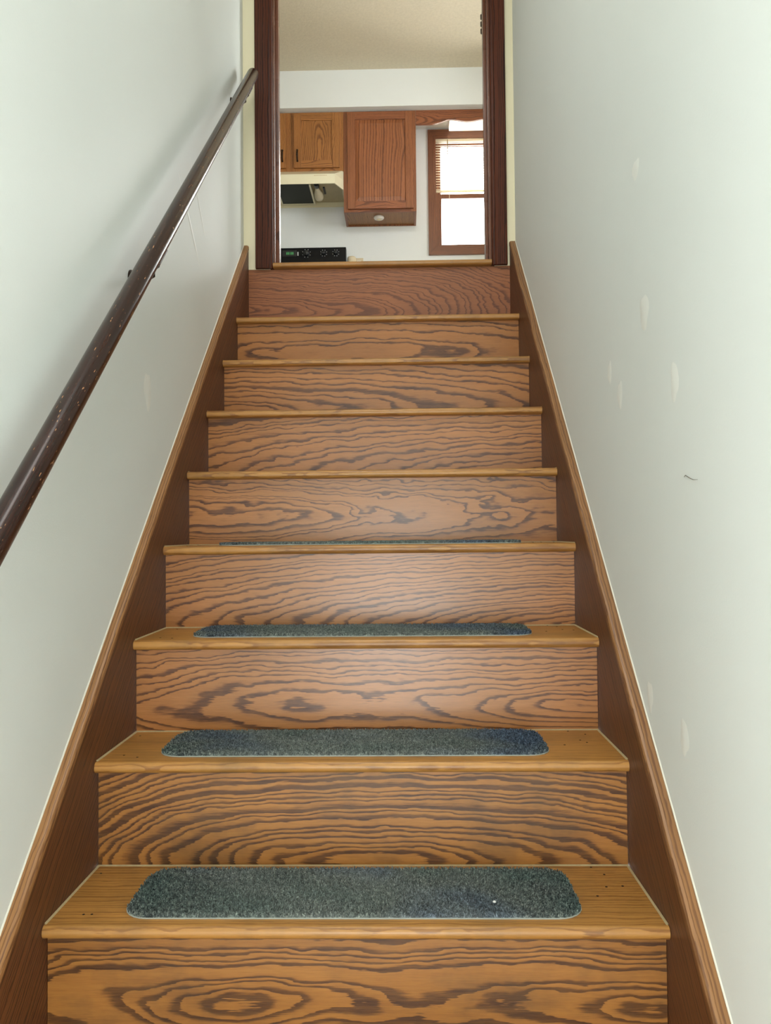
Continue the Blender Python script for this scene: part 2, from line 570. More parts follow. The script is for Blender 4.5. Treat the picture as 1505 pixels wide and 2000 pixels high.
# rear wall with the glazed opening that lights the stairs from behind the camera
rx0, rx1, rz0, rz1 = REARWIN
struct(MB().holed((-HX, HX, FLOOR0, HALL_TOP), REARWIN, 'Y', REAR_Y - 0.12, REAR_Y).build('wall_rear', M_WALL))
struct(MB().box(XL - 0.12, XR + 0.12, HALL_Y - 0.1, ENDY, SC_TOP + 0.0005, SC_TOP + 0.1).build('ceiling', M_WALL))
struct(MB().box(-HX - 0.12, HX + 0.12, REAR_Y - 0.12, ENDY, FLOOR0 - 0.1, FLOOR0).build('floor', M_LOWFLOOR))

# filler patches and scuffs on the side walls
def patch(x, y, z, ry, rz_, tilt=0.0, wall=wr, name='filler_patch', mat=M_PATCH, side=-1):
    m = bmesh.new()
    n = 20
    c = m.verts.new((x + side * 0.0012, y, z))
    r1 = []
    r2 = []
    for j in range(n):
        a = 2 * math.pi * j / n
        wob = 1 + 0.12 * math.sin(3 * a + x * 9 + y * 7) + 0.06 * math.sin(5 * a + z * 11)
        dy, dz = math.cos(a) * ry * wob, math.sin(a) * rz_ * wob
        yy = y + dy * math.cos(tilt) - dz * math.sin(tilt)
        zz = z + dy * math.sin(tilt) + dz * math.cos(tilt)
        r1.append(m.verts.new((x + side * 0.0010, y + (yy - y) * 0.6, z + (zz - z) * 0.6)))
        r2.append(m.verts.new((x - side * 0.0004, yy, zz)))
    for j in range(n):
        k = (j + 1) % n
        m.faces.new((c, r1[j], r1[k]))
        m.faces.new((r1[j], r2[j], r2[k], r1[k]))
    bmesh.ops.recalc_face_normals(m, faces=m.faces[:])
    B = MB()
    B.add(m)
    return B.build(name, mat, wall, smooth=True)


for (y, z, ry, rz_) in ((0.203, 1.297, 0.026, 0.020), (0.164, 1.020, 0.030, 0.036), (0.006, 0.865, 0.022, 0.036),
                        (0.34, 0.90, 0.022, 0.030), (0.42, 0.96, 0.020, 0.026), (-0.01, 0.30, 0.022, 0.032), (0.17, 0.33, 0.020, 0.03)):
    patch(XR, y, z, ry, rz_)
for (y, z, ry, rz_, tl) in ((1.02, 1.52, 0.008, 0.16, 0.9), (1.12, 1.62, 0.006, 0.14, 0.8), (0.62, 0.97, 0.030, 0.05, 0.1)):
    patch(XL, y, z, ry, rz_, tl, w, 'plaster_smear', M_PATCH, 1)

# ------------------------------------------------------------------ the staircase
stair = thing('staircase', 'straight flight of varnished oak stairs climbing between white walls to the kitchen doorway', 'staircase', (0, 0, FLOOR0))
# ring parameters per riser, lowest in view first: (v0, d0, k, q, a1, a2, spacing, seed, tone)
RG = {
    -2: (0.05, 0.05, 0.02, 0, 0.08, 0.006, 0.008, 3.0, 0.95),
    -1: (0.05, 0.05, 0.02, 0, 0.08, 0.006, 0.008, 5.0, 0.95),
    0: (0.05, 0.05, 0.02, 0, 0.08, 0.006, 0.008, 8.0, 0.95),
    1: (0.060, 0.030, 0.02, 0.10, 0.16, 0.012, 0.0110, 11.3, 0.86),
    2: (0.010, 0.010, -0.045, 0.40, 0.09, 0.010, 0.0105, 21.7, 0.96),
    3: (0.050, 0.050, -0.08, 0.0, 0.09, 0.016, 0.0105, 2.2, 0.98),
    4: (0.000, 0.075, -0.14, 0.0, 0.03, 0.010, 0.0088, 14.9, 0.98),
    5: (0.075, 0.050, 0.06, 0.0, 0.11, 0.026, 0.0105, 33.4, 0.98),
    6: (0.000, 0.070, -0.12, 0.0, 0.05, 0.018, 0.0130, 6.6, 0.96),
    7: (0.030, 0.055, 0.12, 0.0, 0.06, 0.012, 0.0155, 17.1, 0.98),
    8: (0.070, 0.035, 0.03, 0.10, 0.10, 0.016, 0.0190, 26.0, 0.95),
    9: (0.090, 0.060, 0.16, 0.10, 0.10, 0.014, 0.0080, 9.4, 0.98),
}
TREADS = {}
for i in range(-2, 10):
    y0 = (i - 1) * RUN
    zt = (i - 1) * RISE
    # riser
    zb = (i - 2) * RISE
    zr = zt - TH if i < 9 else LAND - 0.001
    ctr = Vector((0, y0 + OV, zb))
    r = MB().box(-0.4995 if i < 9 else XL + 0.0005, 0.4995 if i < 9 else XR - 0.0005, y0 + OV, y0 + OV + 0.018, zb, zr, 0.0006, 1).build('riser', M_TOPR if i == 9 else (M_RISER_LOW if i <= 2 else M_RISER), stair, ctr)
    g = RG[i]
    grain(r, *g[:6], sp=g[6], seed=g[7], tone=g[8])
    if i == 9:
        continue
    # tread with a half-round nosing
    yb = y0 + RUN + OV
    prof = []
    R = TH / 2
    for j in range(9):
        a = math.pi / 2 + math.pi * j / 8
        prof.append((y0 + R + R * 0.95 * math.cos(a), zt - R + R * math.sin(a)))
    prof += [(yb, zt - TH), (yb, zt)]
    t = MB().prism(prof, 'X', -0.499, 0.499).build('tread', M_TREAD, stair, Vector((0, y0, zt)), smooth=True)
    grain(t, v0=-0.25, d0=0.05, k=0.0, a1=0.08, a2=0.004, sp=0.011, seed=i * 3.1 + 10, tone=0.95 + 0.05 * random.random())
    TREADS[i] = t
    if i >= 1:
        # pale dust packed along the ends and the back of the tread
        d = MB()
        for sx in (-1, 1):
            x = sx * 0.4975
            d.prism([(x - 0.0016, zt), (x + 0.0016, zt), (x + sx * 0.0016, zt + 0.0022)], 'Y', y0 + 0.012, y0 + RUN + OV)
        d.prism([(y0 + RUN + OV - 0.003, zt), (y0 + RUN + OV, zt), (y0 + RUN + OV, zt + 0.002)], 'X', -0.498, 0.498)
        d.build('dust_line', M_DUST, t)
        # dark nail heads
        m = MB()
        spots = [(-0.45, 0.05), (-0.425, 0.048), (-0.47, 0.215), (0.455, 0.215), (0.43, 0.235), (0.445, 0.16), (0.462, 0.15), (0.41, 0.12)]
        for (x, dy) in spots:
            x += random.uniform(-0.012, 0.012)
            dy += random.uniform(-0.01, 0.008)
            m.lathe([(0.0022, 0.0), (0.0022, 0.0005), (0.001, 0.0007)], (x, y0 + dy, zt), 'Z', 8)
        o = m.build('nail_heads', M_NAIL, t)
        o['kind'] = 'stuff'

# stringers (skirt boards) along both walls
SK = 0.122
for side in (-1, 1):
    xi = side * 0.5
    xo = (XL if side < 0 else XR) - side * 0.0005
    a, b = min(xi, xo), max(xi, xo)
    cap = 0.013 / math.cos(SLOPE)
    ya, yb = -1.0, ENDY - 0.0005
    tz = RISE / RUN

    def zl(y, off):
        return max(FLOOR0, y * tz + off)
    pts = [(ya, FLOOR0), (ya, zl(ya, SK - cap))]
    yk = (FLOOR0 - SK + cap) / tz
    if yk > ya:
        pts = [(yk, FLOOR0)]
    pts += [(yb, yb * tz + SK - cap), (yb, yb * tz - 0.22), ((FLOOR0 + 0.22) / tz + 0.12, FLOOR0)]
    s = MB().prism(pts, 'X', a, b).build('stringer', M_SKIRT, stair, Vector((xi, 0.3, 0.3)), ROT)
    grain(s, v0=-0.45, d0=0.08, k=0.03, a1=0.10, a2=0.006, sp=0.009, seed=4.0 + side, tone=1.0)
    # rounded lighter upper edge
    y1 = max(yk, ya)
    rings = []
    for y in (y1, yb):
        zz = y * tz + SK
        dn = cap
        rr = 0.005
        prof = [(xi - side * 0.0012, zz - dn), (xi - side * 0.0012, zz - rr * 1.3), (xi + side * 0.0015, zz - 0.0018), (xi + side * 0.006, zz), (xo, zz), (xo, zz - dn)]
        rings.append([(p[0], y, p[1]) for p in prof])
    c = MB().loft(rings).build('stringer_edge', M_CAP, s, Vector((xi, 0.3, 0.3)), ROT)
    grain(c, v0=0.2, d0=0.03, a1=0.05, a2=0.003, sp=0.006, seed=14.0 + side, tone=1.0 if side < 0 else 0.85)
    rings = []
    for y in (y1, yb):
        zz = y * tz + SK
        rings.append([(xo + side * 0.0004, y, zz - 0.0005), (xo - side * 0.0019, y, zz - 0.0005), (xo - side * 0.0008, y, zz + 0.0022), (xo + side * 0.0004, y, zz + 0.003)])
    MB().loft(rings).build('caulk_bead', M_CAULK, s)

# ------------------------------------------------------------------ carpet mats
def mat_outline(inset=0.0, n=7, R=0.045, W=0.76, D=0.196):
    pts = []
    for cx, cy, a0 in ((W / 2 - R, R, -90), (W / 2 - R, D - R, 0), (-W / 2 + R, D - R, 90), (-W / 2 + R, R, 180)):
        for j in range(n):
            a = math.radians(a0 + 90.0 * j / (n - 1))
            pts.append((cx + (R - inset) * math.cos(a), cy + (R - inset) * math.sin(a)))
    return pts


def inside(x, y, R=0.045, W=0.76, D=0.196, ins=0.002):
    dx = max(abs(x) - (W / 2 - R), 0)
    dy = max(abs(y - D / 2) - (D / 2 - R), 0)
    return dx * dx + dy * dy < (R - ins) ** 2


def pile_mesh():
    rnd = random.Random(3)
    V, Fc = [], []
    st = 0.0026
    y = 0.0
    while y <= 0.196:
        x = -0.38
        while x <= 0.38:
            px, py = x + rnd.uniform(-.0012, .0012), y + rnd.uniform(-.0012, .0012)
            if inside(px, py):
                h = 0.0068 + rnd.uniform(-0.0016, 0.0020)
                lx, ly = rnd.uniform(-.0028, .0028), rnd.uniform(-.0028, .0028)
                a0 = rnd.uniform(0, 6.28)
                b = len(V)
                for j in range(3):
                    a = a0 + 2.094 * j
                    V.append((px + 0.0017 * math.cos(a), py + 0.0017 * math.sin(a), 0.0022))
                for j in range(3):
                    a = a0 + 2.094 * j
                    V.append((px + lx + 0.0009 * math.cos(a), py + ly + 0.0009 * math.sin(a), h))
                for j in range(3):
                    k = (j + 1) % 3
                    Fc.append((b + j, b + k, b + 3 + k, b + 3 + j))
                Fc.append((b + 3, b + 4, b + 5))
            x += st
        y += st
    b = len(V)
    lo = mat_outline(0.0012)
    for z in (0.0014, 0.0032):
        V += [(p[0], p[1], z) for p in lo]
    n = len(lo)
    Fc.append(tuple(b + n + j for j in range(n)))
    for j in range(n):
        k = (j + 1) % n
        Fc.append((b + j, b + k, b + n + k, b + n + j))
    me = bpy.data.meshes.new('pile')
    me.from_pydata(V, [], Fc)
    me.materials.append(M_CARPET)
    return me


PILE = pile_mesh()
MATS = {1: (-0.005, 0.030, 'largest, lowest dark grey carpet tread mat, with a white crumb on its pile'),
        2: (-0.015, 0.040, 'dark grey carpet mat on the second tread from the bottom, wholly visible'),
        3: (-0.010, 0.046, 'narrow dark carpet mat on the third tread from the bottom'),
        4: (0.000, 0.040, 'topmost carpet mat, a thin dark line barely showing above the fourth nosing')}
for i, (cx, dy, lab) in MATS.items():
    e = thing('carpet_mat', lab, 'mat', (cx, (i - 1) * RUN + dy, (i - 1) * RISE), 'carpet mats on the stair treads')
    if i == 1:
        o = MB().prism(mat_outline(), 'Z', 0.0003, 0.0020).build('backing', M_BACKING)
        BACK = o.data
    else:
        o = bpy.data.objects.new('backing', BACK)
        COL.objects.link(o)
    o.parent = e
    p = bpy.data.objects.new('pile', PILE)
    COL.objects.link(p)
    p.parent = e
    p['kind'] = 'stuff'
m = MB().lathe([(0.0008, 0), (0.0026, 0.0008), (0.0028, 0.002), (0.0012, 0.0034)], (0.231, 0.075, 0.0070), 'Z', 8)
tag(m.build('crumb', M_PUCK, smooth=True), 'tiny white crumb lying on the lowest carpet mat', 'crumb')
m = MB().tube([(XR - 0.0008, -0.034, 0.7085), (XR - 0.001, -0.040, 0.7105), (XR - 0.0008, -0.060, 0.7045), (XR - 0.0008, -0.074, 0.7015), (XR - 0.0006, -0.092, 0.7005)], [0.0005, 0.0006, 0.0005, 0.0004, 0.0002], 6)
tag(m.build('hair', plain('hair_fibre', lin(104, 96, 84), 0.6)), 'short dark hair stuck to the right stairwell wall', 'hair')

# ------------------------------------------------------------------ handrail
RX, RR = -0.460, 0.0208


def rz(y):
    return 1.228 + math.tan(SLOPE) * (y - 0.452)


rail = thing('handrail', 'dark brown round wooden handrail with chipped varnish on the left wall', 'handrail', (XL, 0.452, rz(0.452)))
ya, yb = -1.08, 1.715
d = Vector((0, math.cos(SLOPE), math.sin(SLOPE)))
A, B = Vector((RX, ya, rz(ya))), Vector((RX, yb, rz(yb)))
path = [A, A + d * 0.004] + [A + d * ((B - A).length * t / 6) for t in range(1, 6)] + [B - d * 0.006, B]
rads = [RR * 0.8, RR] + [RR] * 5 + [RR, RR * 0.78]
# slightly flattened underside
o = MB().tube(path, rads, 28).build('rail', M_RAIL, rail, Vector((RX, 0.452, rz(0.452))), ROT, smooth=True)
for by in (-0.70, 0.50, 1.60):
    zb = rz(by)
    pl = MB().lathe([(0.022, 0.0), (0.022, 0.003), (0.016, 0.006), (0.009, 0.008)], (XL, by, zb - 0.072), 'X', 20).build('bracket', M_METAL, rail, smooth=True)
    MB().tube([(XL + 0.006, by, zb - 0.072), (XL + 0.030, by, zb - 0.074), (XL + 0.050, by, zb - 0.062), (RX, by, zb - 0.042), (RX, by, zb - 0.026)],
              [0.0065, 0.006, 0.006, 0.006, 0.007], 10).build('bracket_arm', M_METAL, pl, smooth=True)
    m = MB()
    m.box(-0.011, 0.011, -0.040, 0.040, -0.0035, 0.0, 0.001)
    for k in (-1, 1):
        m.lathe([(0.004, -0.0065), (0.0045, -0.005), (0.0045, -0.003)], (0, 0.028 * k, 0), 'Z', 8)
    sd = m.build('bracket_saddle', M_METAL, pl)
    off = ROT @ Vector((0, 0, -RR - 0.0002))
    sd.matrix_parent_inverse = parent_matrix(pl).inverted()
    sd.matrix_basis = Matrix.Translation(Vector((RX, by, zb)) + off) @ ROT.to_4x4()
    for (dy, dz) in ((0, 0.014), (0, -0.014)):
        MB().lathe([(0.004, 0.003), (0.004, 0.005), (0.002, 0.0062)], (XL + 0.001, by + dy, zb - 0.072 + dz), 'X', 8).build('screw', M_BRASS, pl)

# ------------------------------------------------------------------ doorway at the head of the stairs
door = thing('door_1', None, None, (0, ENDY, LAND), kind='structure')
CT = DTOP + 0.05
# casings, stairs side (moulded inner and outer edges)
def casing(x0, x1, inner, seed, tone):
    s = 1 if inner > 0 else -1
    y = ENDY
    xa, xb = (x0, x1) if inner > 0 else (x1, x0)      # xa outer edge, xb inner edge
    L = xb - xa
    prof = [(xa, y), (xa, y - 0.015), (xa + 0.004 * s, y - 0.018), (xa + 0.72 * L, y - 0.018), (xa + 0.78 * L, y - 0.014), (xa + 0.9 * L, y - 0.013), (xb - 0.002 * s, y - 0.010), (xb, y - 0.006), (xb, y)]
    o = MB().prism(prof, 'Z', LAND + 0.001, CT).build('casing', M_DARK, door, Vector(((x0 + x1) / 2, y, LAND + 0.4)))
    return grain(o, v0=0.1, d0=0.05, k=0.02, a1=0.08, a2=0.004, sp=0.009, seed=seed, tone=tone)


casing(-0.471, -0.404, 1, 5.5, 0.85)
casing(0.431, 0.4905, -1, 8.1, 1.1)
o = MB().box(-0.471, 0.4905, ENDY - 0.018, ENDY, CT, CT + 0.066, 0.002).build('casing', M_DARK, door, Vector((0, ENDY, CT)))
grain(o, seed=3)
# jambs and stops
for sd in (-1, 1):
    xf = -0.3975 if sd < 0 else 0.4235
    xo = DX0 if sd < 0 else DX1
    j = MB().box(min(xf, xo), max(xf, xo), ENDY - 0.002, ENDY + 0.118, LAND + 0.0005, DTOP, 0.0015).build('jamb', M_JAMB, door, Vector((xf, ENDY, LAND)))
    grain(j, v0=0.3, d0=0.05, a1=0.05, a2=0.003, sp=0.009, seed=12 + sd, tone=1.0)
    xs = xf - sd * 0.011
    s = MB().box(min(xf, xs), max(xf, xs), ENDY + 0.040, ENDY + 0.076, LAND + 0.02, DTOP - 0.02, 0.002).build('door_stop', M_JAMB, door, Vector((xs, ENDY, LAND)))
    grain(s, v0=0.3, d0=0.05, a1=0.05, a2=0.003, sp=0.007, seed=22 + sd, tone=1.05)
    # kitchen side casing
    xk = xf + sd * 0.006
    xe = xk + sd * 0.062
    k = MB().box(min(xk, xe), max(xk, xe), ENDY + 0.1105, ENDY + 0.127, LAND + 0.001, CT, 0.003).build('casing', M_DARK, door, Vector((xk, ENDY, LAND)))
    grain(k, v0=0.1, d0=0.05, a1=0.08, a2=0.004, sp=0.009, seed=32 + sd, tone=1.1)
o = MB().box(DX0, DX1, ENDY - 0.002, ENDY + 0.118, DTOP - 0.02, DTOP, 0.0015).build('jamb', M_JAMB, door, Vector((0, ENDY, DTOP)))
grain(o, seed=2)
# threshold with a rounded nose
prof = []
R = 0.0098
for j in range(9):
    a = math.pi / 2 + math.pi * j / 8
    prof.append((ENDY - 0.026 + R + R * math.cos(a), LAND + 0.0005 + R + R * math.sin(a)))
prof += [(ENDY + 0.13, LAND + 0.0005), (ENDY + 0.13, LAND + 0.0005 + 2 * R)]
o = MB().prism(prof, 'X', -0.403, 0.430).build('threshold', M_TREAD, door, Vector((0, ENDY, LAND + 0.02)), smooth=True)
grain(o, v0=-0.25, d0=0.05, a1=0.08, a2=0.004, sp=0.011, seed=41, tone=0.95)
# hinge knuckles on the right jamb, kitchen side
h = MB()
for kz in range(3):
    h.lathe([(0.0036, 0.0), (0.0042, 0.002), (0.0042, 0.018), (0.0036, 0.020)], (0.4165, ENDY + 0.124, 2.622 + 0.029 * kz), 'Z', 10)
h.box(0.4165, 0.4230, ENDY + 0.119, ENDY + 0.1215, 2.618, 2.705)
h.build('hinge', M_METAL, door, smooth=True)

# ------------------------------------------------------------------ kitchen shell
wx0, wx1, wz0, wz1 = WIN
ox0, ox1, oz0, oz1 = wx0 + 0.045, wx1 - 0.045, wz0 + 0.055, wz1 - 0.055   # wall opening
struct(MB().holed((KX0, KX1, LAND - 0.2, KTOP), (ox0, ox1, oz0, oz1), 'Y', KB, KB + 0.12).build('wall_back', M_KWALL))
struct(MB().box(KX0 - 0.12, KX0, ENDY + 0.0005, KB + 0.12, LAND - 0.2, KTOP).build('wall_kitchen_left', M_KWALL))
y0, y1, z0, z1 = ADDED_SIDEWIN
struct(MB().holed((ENDY + 0.0005, KB + 0.12, LAND - 0.2, KTOP), (y0, y1, z0, z1), 'X', KX1, KX1 + 0.12).build('wall_kitchen_right', M_KWALL))
struct(MB().box(KX0 - 0.12, KX1 + 0.12, ENDY + 0.0005, KB + 0.12, KTOP, KTOP + 0.1).build('ceiling', M_CEIL))
struct(MB().box(KX0, KX1, ENDY + 0.019, KB, LAND - 0.1, LAND).build('floor', M_FLOOR))
struct(MB().box(KX0, KX1, 4.83, KB, 3.846, KTOP).build('soffit', M_KWALL))

# ------------------------------------------------------------------ kitchen window
win = thing('window_1', None, None, ((wx0 + wx1) / 2, KB, wz0), kind='structure')
cw = 0.062
def wood(o, seed, tone=1.0, v0=0.12):
    return grain(o, v0=v0, d0=0.05, k=0.02, a1=0.07, a2=0.004, sp=0.008, seed=seed, tone=tone)


def bevelframe(x0, x1, z0, z1, wdt, ya, yb):
    """Four mitred casing boards, each returned with its direction."""
    out = []
    i0, i1, j0, j1 = x0 + wdt, x1 - wdt, z0 + wdt * 1.2, z1 - wdt * 1.2
    out.append(('V', [(x0, z0), (i0, j0), (i0, j1), (x0, z1)]))
    out.append(('V', [(x1, z0), (x1, z1), (i1, j1), (i1, j0)]))
    out.append(('H', [(x0, z1), (i0, j1), (i1, j1), (x1, z1)]))
    out.append(('H', [(x0, z0), (x1, z0), (i1, j0), (i0, j0)]))
    res = []
    for dr, p in out:
        res.append((dr, MB().prism(p, 'Y', ya, yb, 0.002)))
    return res


for kx, (dr, b) in enumerate(bevelframe(wx0, wx1, wz0, wz1, cw, KB - 0.018, KB - 0.0003)):
    o = b.build('window_casing', M_WINV if dr == 'V' else M_WINH, win, Vector((wx0, KB, wz0)))
    wood(o, 3 + kx, 1.0)
ix0, ix1, iz0, iz1 = wx0 + cw - 0.004, wx1 - cw + 0.004, wz0 + cw * 1.2 - 0.004, wz1 - cw * 1.2 + 0.004
# frame lining the opening
wood(MB().holed((ix0 - 0.012, ix1 + 0.012, iz0 - 0.01, iz1 + 0.01), (ix0, ix1, iz0, iz1), 'Y', KB + 0.0003, KB + 0.11).build('window_frame', M_WINV, win, Vector((wx0, KB, wz0))), 15, 1.1)
MEET = 3.33
def sash(z0, z1, y, st, seed, rb, rt):
    org = Vector((wx0, KB, wz0))
    for k, (a, b) in enumerate(((ix0 + 0.002, ix0 + st), (ix1 - st, ix1 - 0.002))):
        wood(MB().box(a, b, y, y + 0.035, z0, z1, 0.003).build('sash_stile', M_WINV, win, org), seed + k, 1.2)
    for k, (a, b) in enumerate(((z0, z0 + rb), (z1 - rt, z1))):
        wood(MB().box(ix0 + st, ix1 - st, y, y + 0.035, a, b, 0.003).build('sash_rail', M_WINH, win, org), seed + 3 + k, 1.2)
    MB().box(ix0 + st - 0.004, ix1 - st + 0.004, y + 0.015, y + 0.019, z0 + rb - 0.004, z1 - rt + 0.004).build('pane', M_GLASS, win)


sash(iz0 + 0.001, MEET, KB + 0.022, 0.047, 40, 0.022, 0.036)
sash(MEET - 0.034, iz1 - 0.001, KB + 0.062, 0.045, 50, 0.034, 0.035)

# venetian blind over the upper sash
bl = thing('window_blind', 'pale venetian blind drawn down over the upper half of the kitchen window', 'blind', ((ix0 + ix1) / 2, KB + 0.01, iz1))
bx0, bx1 = ix0 + 0.004, ix1 - 0.004
MB().box(bx0, bx1, KB - 0.008, KB + 0.016, iz1 - 0.022, iz1 - 0.001, 0.002).build('head_rail', M_SLAT, bl)
slm = None
zs = iz1 - 0.034
n = 0
while zs > MEET + 0.022:
    if slm is None:
        pr = []
        for j in range(7):
            t = j / 6 - 0.5
            pr.append((t * 0.024, 0.0018 * (1 - 4 * t * t) + t * 0.004))
        pr += [(p[0], p[1] - 0.0007) for p in pr[::-1]]
        o = MB().prism(pr, 'X', bx0 - (bx0 + bx1) / 2, bx1 - (bx0 + bx1) / 2).build('slat', M_SLAT)
        slm = o.data
    else:
        o = bpy.data.objects.new('slat', slm)
        COL.objects.link(o)
    o.parent = bl
    o.location = (0, -0.006, zs - iz1)
    zs -= 0.0205
    n += 1
MB().box(bx0, bx1, KB - 0.006, KB + 0.014, zs - 0.004, zs + 0.010, 0.003).build('bottom_rail', M_SLAT, bl)
for cx in (bx0 + 0.09, (bx0 + bx1) / 2, bx1 - 0.09):
    MB().tube([(cx, KB - 0.0095, iz1 - 0.02), (cx, KB - 0.0095, zs)], 0.0008, 6).build('ladder_cord', M_SLAT, bl)
MB().tube([(bx0 + 0.095, KB - 0.014, iz1 - 0.012), (bx0 + 0.095, KB - 0.014, 3.62)], 0.0028, 8).build('tilt_wand', M_BRASS, bl)
MB().tube([(bx0 + 0.105, KB - 0.012, zs), (bx0 + 0.105, KB - 0.012, zs - 0.07)], 0.0016, 6).build('lift_cord', M_SLAT, bl)

# added side window and hall windows, all unseen, and rear door lite: plain framed openings with glass
def simple_window(name, boxes, pane, mat):
    e = thing(name, None, None, pane[0], kind='structure')
    for b in boxes:
        grain(MB().box(*b).build('window_frame', mat, e, Vector((b[0], b[2], b[4]))), seed=5)
    MB().box(*pane[1]).build('pane', M_GLASS, e)


y0, y1, z0, z1 = ADDED_SIDEWIN
simple_window('added_window_2', [(KX1 - 0.015, KX1 - 0.0003, y0 - 0.06, y0, z0 - 0.06, z1 + 0.06), (KX1 - 0.015, KX1 - 0.0003, y1, y1 + 0.06, z0 - 0.06, z1 + 0.06),
                           (KX1 - 0.015, KX1 - 0.0003, y0, y1, z1, z1 + 0.06), (KX1 - 0.015, KX1 - 0.0003, y0, y1, z0 - 0.06, z0)],
              ((KX1, (y0 + y1) / 2, z0), (KX1 + 0.05, KX1 + 0.055, y0, y1, z0, z1)), M_WINV)
hy0, hy1, hz0, hz1 = ADDED_HALLWIN
for wn, sd in (('added_window_4', -1), ('added_window_5', 1)):
    xa, xb = sorted((sd * (HX - 0.015), sd * (HX - 0.0003)))
    pa, pb = sorted((sd * (HX + 0.05), sd * (HX + 0.055)))
    simple_window(wn, [(xa, xb, hy0 - 0.06, hy0, hz0 - 0.06, hz1 + 0.06), (xa, xb, hy1, hy1 + 0.06, hz0 - 0.06, hz1 + 0.06),
                       (xa, xb, hy0, hy1, hz1, hz1 + 0.06), (xa, xb, hy0, hy1, hz0 - 0.06, hz0)],
                  ((sd * HX, (hy0 + hy1) / 2, hz0), (pa, pb, hy0, hy1, hz0, hz1)), M_WINV)
simple_window('window_3', [(rx0 - 0.05, rx0, REAR_Y + 0.0003, REAR_Y + 0.015, rz0 - 0.05, rz1 + 0.05), (rx1, rx1 + 0.05, REAR_Y + 0.0003, REAR_Y + 0.015, rz0 - 0.05, rz1 + 0.05),
                           (rx0, rx1, REAR_Y + 0.0003, REAR_Y + 0.015, rz1, rz1 + 0.05), (rx0, rx1, REAR_Y + 0.0003, REAR_Y + 0.015, rz0 - 0.05, rz0)],
              ((0, REAR_Y, rz0), (rx0, rx1, REAR_Y - 0.06, REAR_Y - 0.055, rz0, rz1)), M_WINV)

# ------------------------------------------------------------------ wall cabinets
CF = 4.90         # face frame plane


def cab_door(parent, x0, x1, z0, z1, mv, mh, sw, raised, seed, tone, handle=None):
    """Frame-and-panel door: stiles and rails round a panel (and a bow pull)."""
    y0, y1 = CF - 0.020, CF - 0.0006
    org = Vector(((x0 + x1) / 2, y0, z0))
    d = MB().box(x0 + 0.004, x1 - 0.004, y1 - 0.0035, y1, z0 + 0.004, z1 - 0.004).build('door', mv, parent, org)
    grain(d, seed=seed, tone=tone)
    for k, (a, b) in enumerate(((x0, x0 + sw), (x1 - sw, x1))):
        o = MB().box(a, b, y0, y1 - 0.0002, z0, z1, 0.003).build('stile', mv, d, org)
        grain(o, v0=0.08, d0=0.06, k=0.03, a1=0.08, a2=0.004, sp=0.008, seed=seed + k * 0.7, tone=tone)
    for k, (a, b) in enumerate(((z0, z0 + sw), (z1 - sw, z1))):
        o = MB().box(x0 + sw, x1 - sw, y0 + 0.0004, y1 - 0.0002, a, b, 0.0025).build('rail', mh, d, org)
        grain(o, v0=0.05, d0=0.06, k=0.03, a1=0.08, a2=0.004, sp=0.008, seed=seed + 1 + k * 0.6, tone=tone)
    px0, px1, pz0, pz1 = x0 + sw - 0.004, x1 - sw + 0.004, z0 + sw - 0.004, z1 - sw + 0.004
    rings = []
    if raised:
        lv = ((0.0, y0 + 0.009), (0.006, y0 + 0.010), (0.034, y0 + 0.003), (0.036, y0 + 0.0015))
    else:
        lv = ((0.0, y0 + 0.009), (0.004, y0 + 0.010), (0.008, y0 + 0.0105), (0.012, y0 + 0.0105))
    for ins, yy in lv:
        rings.append([(px0 + ins, yy, pz0 + ins), (px1 - ins, yy, pz0 + ins), (px1 - ins, yy, pz1 - ins), (px0 + ins, yy, pz1 - ins)])
    rings = [[(px0, y1 - 0.003, pz0), (px1, y1 - 0.003, pz0), (px1, y1 - 0.003, pz1), (px0, y1 - 0.003, pz1)]] + rings
    p = MB().loft(rings).build('door_panel', mv, d, Vector(((x0 + x1) / 2, y0, z0 + 0.2)))
    grain(p, v0=0.34 if raised else 0.02, d0=0.05, k=0.10, q=0.05, a1=0.16, a2=0.010, sp=0.020 if raised else 0.012, seed=seed + 2, tone=tone * (1.02 if raised else 0.93))
    if handle:
        hx, hz = handle
        MB().tube([(hx, y0 + 0.001, hz - 0.042), (hx, y0 - 0.014, hz - 0.038), (hx, y0 - 0.022, hz - 0.018), (hx, y0 - 0.024, hz), (hx, y0 - 0.022, hz + 0.018), (hx, y0 - 0.014, hz + 0.038), (hx, y0 + 0.001, hz + 0.042)],
                  [0.008, 0.006, 0.0065, 0.0075, 0.0065, 0.006, 0.008], 8).build('handle', M_METAL, d, smooth=True)


